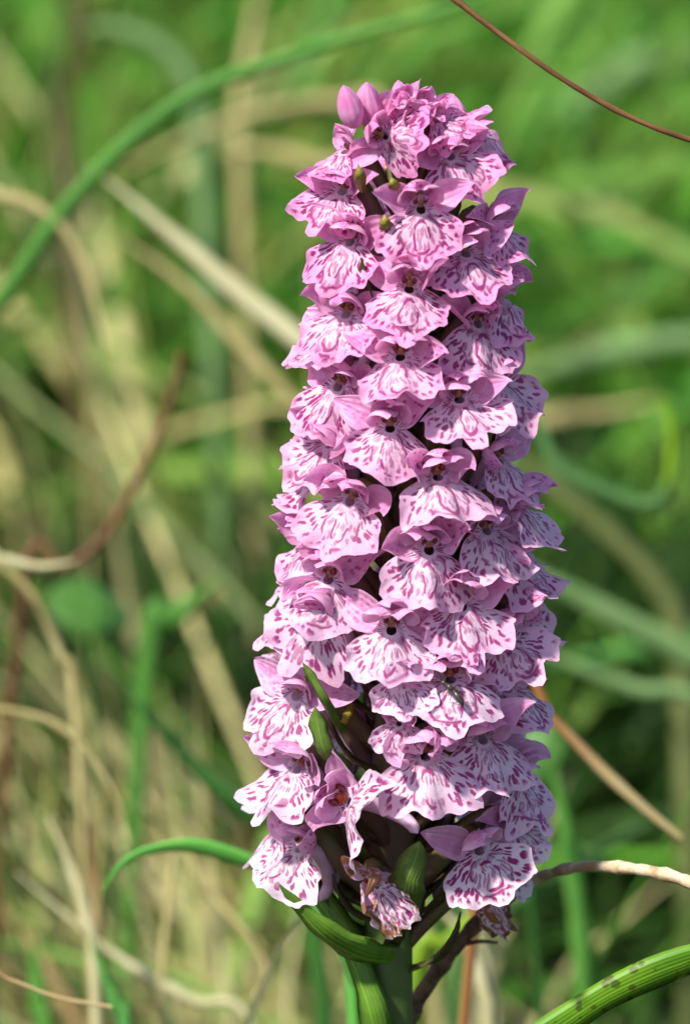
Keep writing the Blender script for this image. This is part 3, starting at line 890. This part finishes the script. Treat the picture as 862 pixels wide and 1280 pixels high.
G('bright green blade arching behind the lowest left flower', [(128, 1115), (150, 1083), (185, 1064), (240, 1058), (300, 1074), (345, 1092), (395, 1128), (435, 1190)], 24, 'vivid', .055, root=('e', 465), taper=(.1, 1, .9), ref=(0, 1, .7))
G('bright green blade passing just behind the stem leaf at the spike foot', [(340, 1060), (380, 1110), (420, 1160), (450, 1220), (470, 1300)], 34, 'teal', .05, root=('e', 480), taper=(.2, 1, .8))
S_('straw stem arching over in the lower left part of the tussock', [(165, 1065), (150, 1010), (125, 960), (90, 920), (40, 895), (-20, 890), (-80, 920)], 11, 'straw', .12, root=('e', -150), taper=(.1, 1, .9))
S_('pale straw hooked round at the bottom left of the stem', [(290, 1252), (320, 1245), (332, 1210), (300, 1160), (255, 1110), (215, 1085)], 11, 'straw', .13, root=('e', 150), taper=(.1, 1, .9))
S_('pale straw crossing the bottom left from edge to corner', [(20, 1090), (90, 1150), (160, 1205), (240, 1250), (320, 1300)], 13, 'white', .13, root=('e', 360), taper=(.2, 1, .9))
S_('straw running down beside the rust-red stalk at lower left', [(60, 1020), (90, 1090), (108, 1150), (120, 1230)], 18, 'white', .12, root=('e', 130), taper=(.2, 1, .9))
G('narrow blue-green blade upright at the bottom edge left of the stem', [(160, 1310), (145, 1260), (128, 1215), (112, 1170)], 20, 'teal', .10, root=('s', 165))
G('broad green blade rising from the bottom left corner', [(58, 1320), (50, 1265), (46, 1215), (42, 1180)], 30, 'green', .16, root=('s', 62))
single('dead_stem', 'stem', 'thin rusty stem lying across the bottom left corner', [(-60, 1208), (10, 1224), (70, 1246), (140, 1259)], 7, 'rust', .03, root=('s', -110), tube=True)
single('dead_stem', 'stem', 'rust-red stalk upright in the straw at lower left', [(125, 1200), (120, 1120), (112, 1060), (104, 1000)], 12, 'brown', .17, root=('s', 128), tube=True)
# right side
single('dead_stem', 'stem', 'thin brown stem curving down across the top right corner', [(545, -25), (570, 0), (630, 47), (700, 97), (780, 143), (862, 175), (950, 196), (1040, 260)], 8.0, 'brownstem', -.004, root=('e', 1100), tube=True, end=.75, wob=.06, prof=lambda t: 1 + .45 * np.exp(-((t - .115) / .02) ** 2) + .25 * np.exp(-((t - .42) / .015) ** 2))
G('pale green blade slanting down right behind the middle of the spike', [(590, 670), (680, 725), (750, 765), (862, 825), (930, 880)], 36, 'pale', .30, root=('e', 1010), taper=(.3, 1, .9))
G('narrow pale blade sloping to the right edge below the broad pale one', [(640, 800), (720, 835), (790, 862), (900, 915)], 22, 'pale', .26, root=('e', 990), taper=(.3, 1, .9))
G('green blade meeting the pale one at the right edge', [(640, 835), (720, 825), (800, 812), (900, 815)], 22, 'teal', .40, root=('e', 1000), taper=(.3, 1, .9))
G('bright lime blade bent upright near the right edge', [(640, 560), (700, 588), (750, 612), (800, 632), (826, 626), (838, 590), (840, 545), (828, 500)], 19, 'limetip', .22, root=('s', 540), taper=(.5, 1.1, .45))
G('thick olive blade slanting down right below the lime blade', [(640, 560), (700, 618), (760, 670), (820, 735), (850, 820)], 34, 'olive', .34, root=('e', 870), taper=(.3, 1, .9))
G('pale blade sweeping nearly level to the right edge beside the upper spike', [(600, 480), (680, 462), (770, 438), (900, 425), (980, 480)], 30, 'pale', .55, root=('e', 1060), taper=(.3, 1, .9))
S_('yellowish straw lying level right of the spike above the lime blade', [(830, 500), (760, 514), (690, 522), (600, 560)], 18, 'straw', .5, root=('e', 530), taper=(.3, 1, .9))
G('broad pale blade arching in from the right edge near the top', [(640, 170), (740, 120), (800, 85), (900, 80), (1000, 180)], 46, 'pale', .9, root=('e', 1100), taper=(.3, 1, .9))
S_('rusty blade turning to straw at its tip right of the lower spike', [(630, 850), (690, 900), (760, 970), (810, 1015), (850, 1048)], 17, 'rust', .075, root=('s', 520), taper=(.7, 1, .5))
G('green blade hanging straight down right of the lowest flowers', [(690, 960), (706, 1030), (718, 1100), (726, 1170), (732, 1260)], 32, 'green', .17, root=('e', 735), taper=(.3, 1, .9))
G('dull green blade crossing behind the dry twig at right', [(600, 1180), (680, 1110), (760, 1060), (830, 1020)], 26, 'deep', .30, root=('s', 540), taper=EVEN)
G('bright green blade behind the twig just right of the stem', [(520, 1230), (560, 1180), (610, 1130), (650, 1080)], 30, 'lime', .10, root=('s', 500), taper=EVEN)
S_('pale straw bending down behind the twig right of the stem', [(545, 1130), (585, 1180), (605, 1240), (612, 1310)], 22, 'white', .13, root=('e', 615), taper=(.2, 1, .9))
single('spotted_leaf', 'leaf', 'glossy folded green leaf with dark spots across the bottom right corner', [(560, 1400), (630, 1330), (700, 1282), (770, 1238), (862, 1200), (960, 1175)], 50, 'spotted', -.004, root=('s', 500), taper=(1, 1, .7), fold=.22, ref=(0, 1, .8), twist=.35)
# dry twig
GBT = mat_plain('twig_bark', (0.05, 0.028, 0.016), (0.17, 0.10, 0.06), 500, .8, 0, .2, bstr=.8)
GBD = mat_plain('twig_dry', (0.30, 0.19, 0.10), (0.62, 0.50, 0.34), 420, .7, 0, .2, bstr=.8)
tw = empty('dry_twig', P(515, 1275, .012)); tw_o = tw.location.copy()
tag(tw, 'dark woody twig rising behind the stem, its pale dry tip reaching right', 'twig')
def tw_pts(l): return [P(x, y, d) - tw_o for x, y, d in l]
wb = lambda t: 1 + .12 * np.sin(31 * t) + .08 * np.sin(57 * t + 1)
link('lower_branch', tube_mesh('lower_branch', tw_pts([(480, 1340, .012), (515, 1262, .012), (560, 1195, .012), (610, 1140, .012), (655, 1106, .013)]), .0013, .0008, GBT, 40, 10, wob=.05, prof=wb), tw)
link('dry_tip', tube_mesh('dry_tip', tw_pts([(655, 1106, .013), (690, 1090, .008), (735, 1083, .002), (790, 1086, -.004), (835, 1094, -.008), (880, 1110, -.010), (930, 1130, -.010)]), .0007, .0009, GBD, 44, 9, wob=.07, prof=wb), tw)
link('side_shoot', tube_mesh('side_shoot', tw_pts([(575, 1180, .012), (600, 1177, .012), (622, 1178, .012)]), .0004, .0002, GBT, 8, 6), tw)

# round leaf low at the left, and the pale one by the spike
def round_leaf(label, px, py, depth, w, h, mat, rot):
    k = 12
    t = np.linspace(0, 1, k); q = np.linspace(-1, 1, 9)
    T, Q = np.meshgrid(t, q, indexing='ij')
    wd = np.sin(np.pi * np.clip(T * .93 + .05, 0, 1) ** .85) ** .6
    A = np.stack([Q * wd * w / 2, -.12 * w * (1 - Q ** 2) - .1 * h * np.sin(3 * T), (T - .5) * h + .05 * h * np.abs(Q)], -1)
    uv = np.stack([(Q + 1) / 2, T], -1)
    me = grid_mesh('leaf_blade', A, [GB[mat]], uvs={'UVMap': uv})
    c = P(px, py, depth)
    root = empty('broad_leaf_plant', (c.x, c.y + .004, float(ground_z(c.x, c.y))))
    tag(root, label, 'leaf', 'broad leaves low in the grass')
    m = Matrix.Translation(c - root.location) @ Euler([R(a) for a in rot], 'XYZ').to_matrix().to_4x4()
    link('leaf_blade', me, root, m)
    foot = m @ Vector((0, 0, -h * .45))
    link('leaf_stalk', tube_mesh('leaf_stalk', [Vector((0, 0, 0)), foot * .5 + Vector((.004, 0, .004)), foot], .0008, .0006, GB['deep'], 12, 7), root)
round_leaf('rounded green leaf among dark gaps at the left of the spike', 108, 765, .22, .0155, .013, 'moss', (-50, 15, 20))
round_leaf('dull green leaf half hidden behind the lower right flowers', 672, 945, .16, .008, .013, 'moss', (-25, 25, -20))

# the insect head-down in a flower's throat
ins = empty('small_insect', P(573, 868, -.0165)); io = ins.location.copy()
tag(ins, 'small dark insect crawling into the throat of a flower right of centre', 'insect')
def ins_part(name, a, b, r, mt='dark'):
    c = spline([P(*a) - io, (P(*a) + P(*b)) / 2 - io + Vector((0, -.0003, .0002)), P(*b) - io], 12)
    t = np.linspace(0, 1, 12)
    rad = r * np.sqrt(np.clip(1 - (2 * t - 1) ** 2, .004, 1)) ** .8
    link(name, grid_mesh(name, tube_array(c, rad, 10), [M[mt]], closed=True), ins)
ins_part('abdomen', (564, 861, -.0160), (579, 882, -.0172), .00042)
ins_part('thorax', (556, 856, -.0155), (566, 864, -.0163), .00040)
ins_part('head', (551, 852, -.0150), (557, 857, -.0156), .00030)
for a, b in (((562, 862), (556, 872)), ((566, 866), (562, 876)), ((566, 860), (577, 858)), ((570, 866), (581, 866))):
    link('leg', tube_mesh('leg', [P(*a, -.0163) - io, (P(*a, -.0163) + P(*b, -.0160)) / 2 - io + Vector((0, -.0003, .0003)), P(*b, -.0158) - io], .00007, .00005, M['dark'], 6, 5), ins)
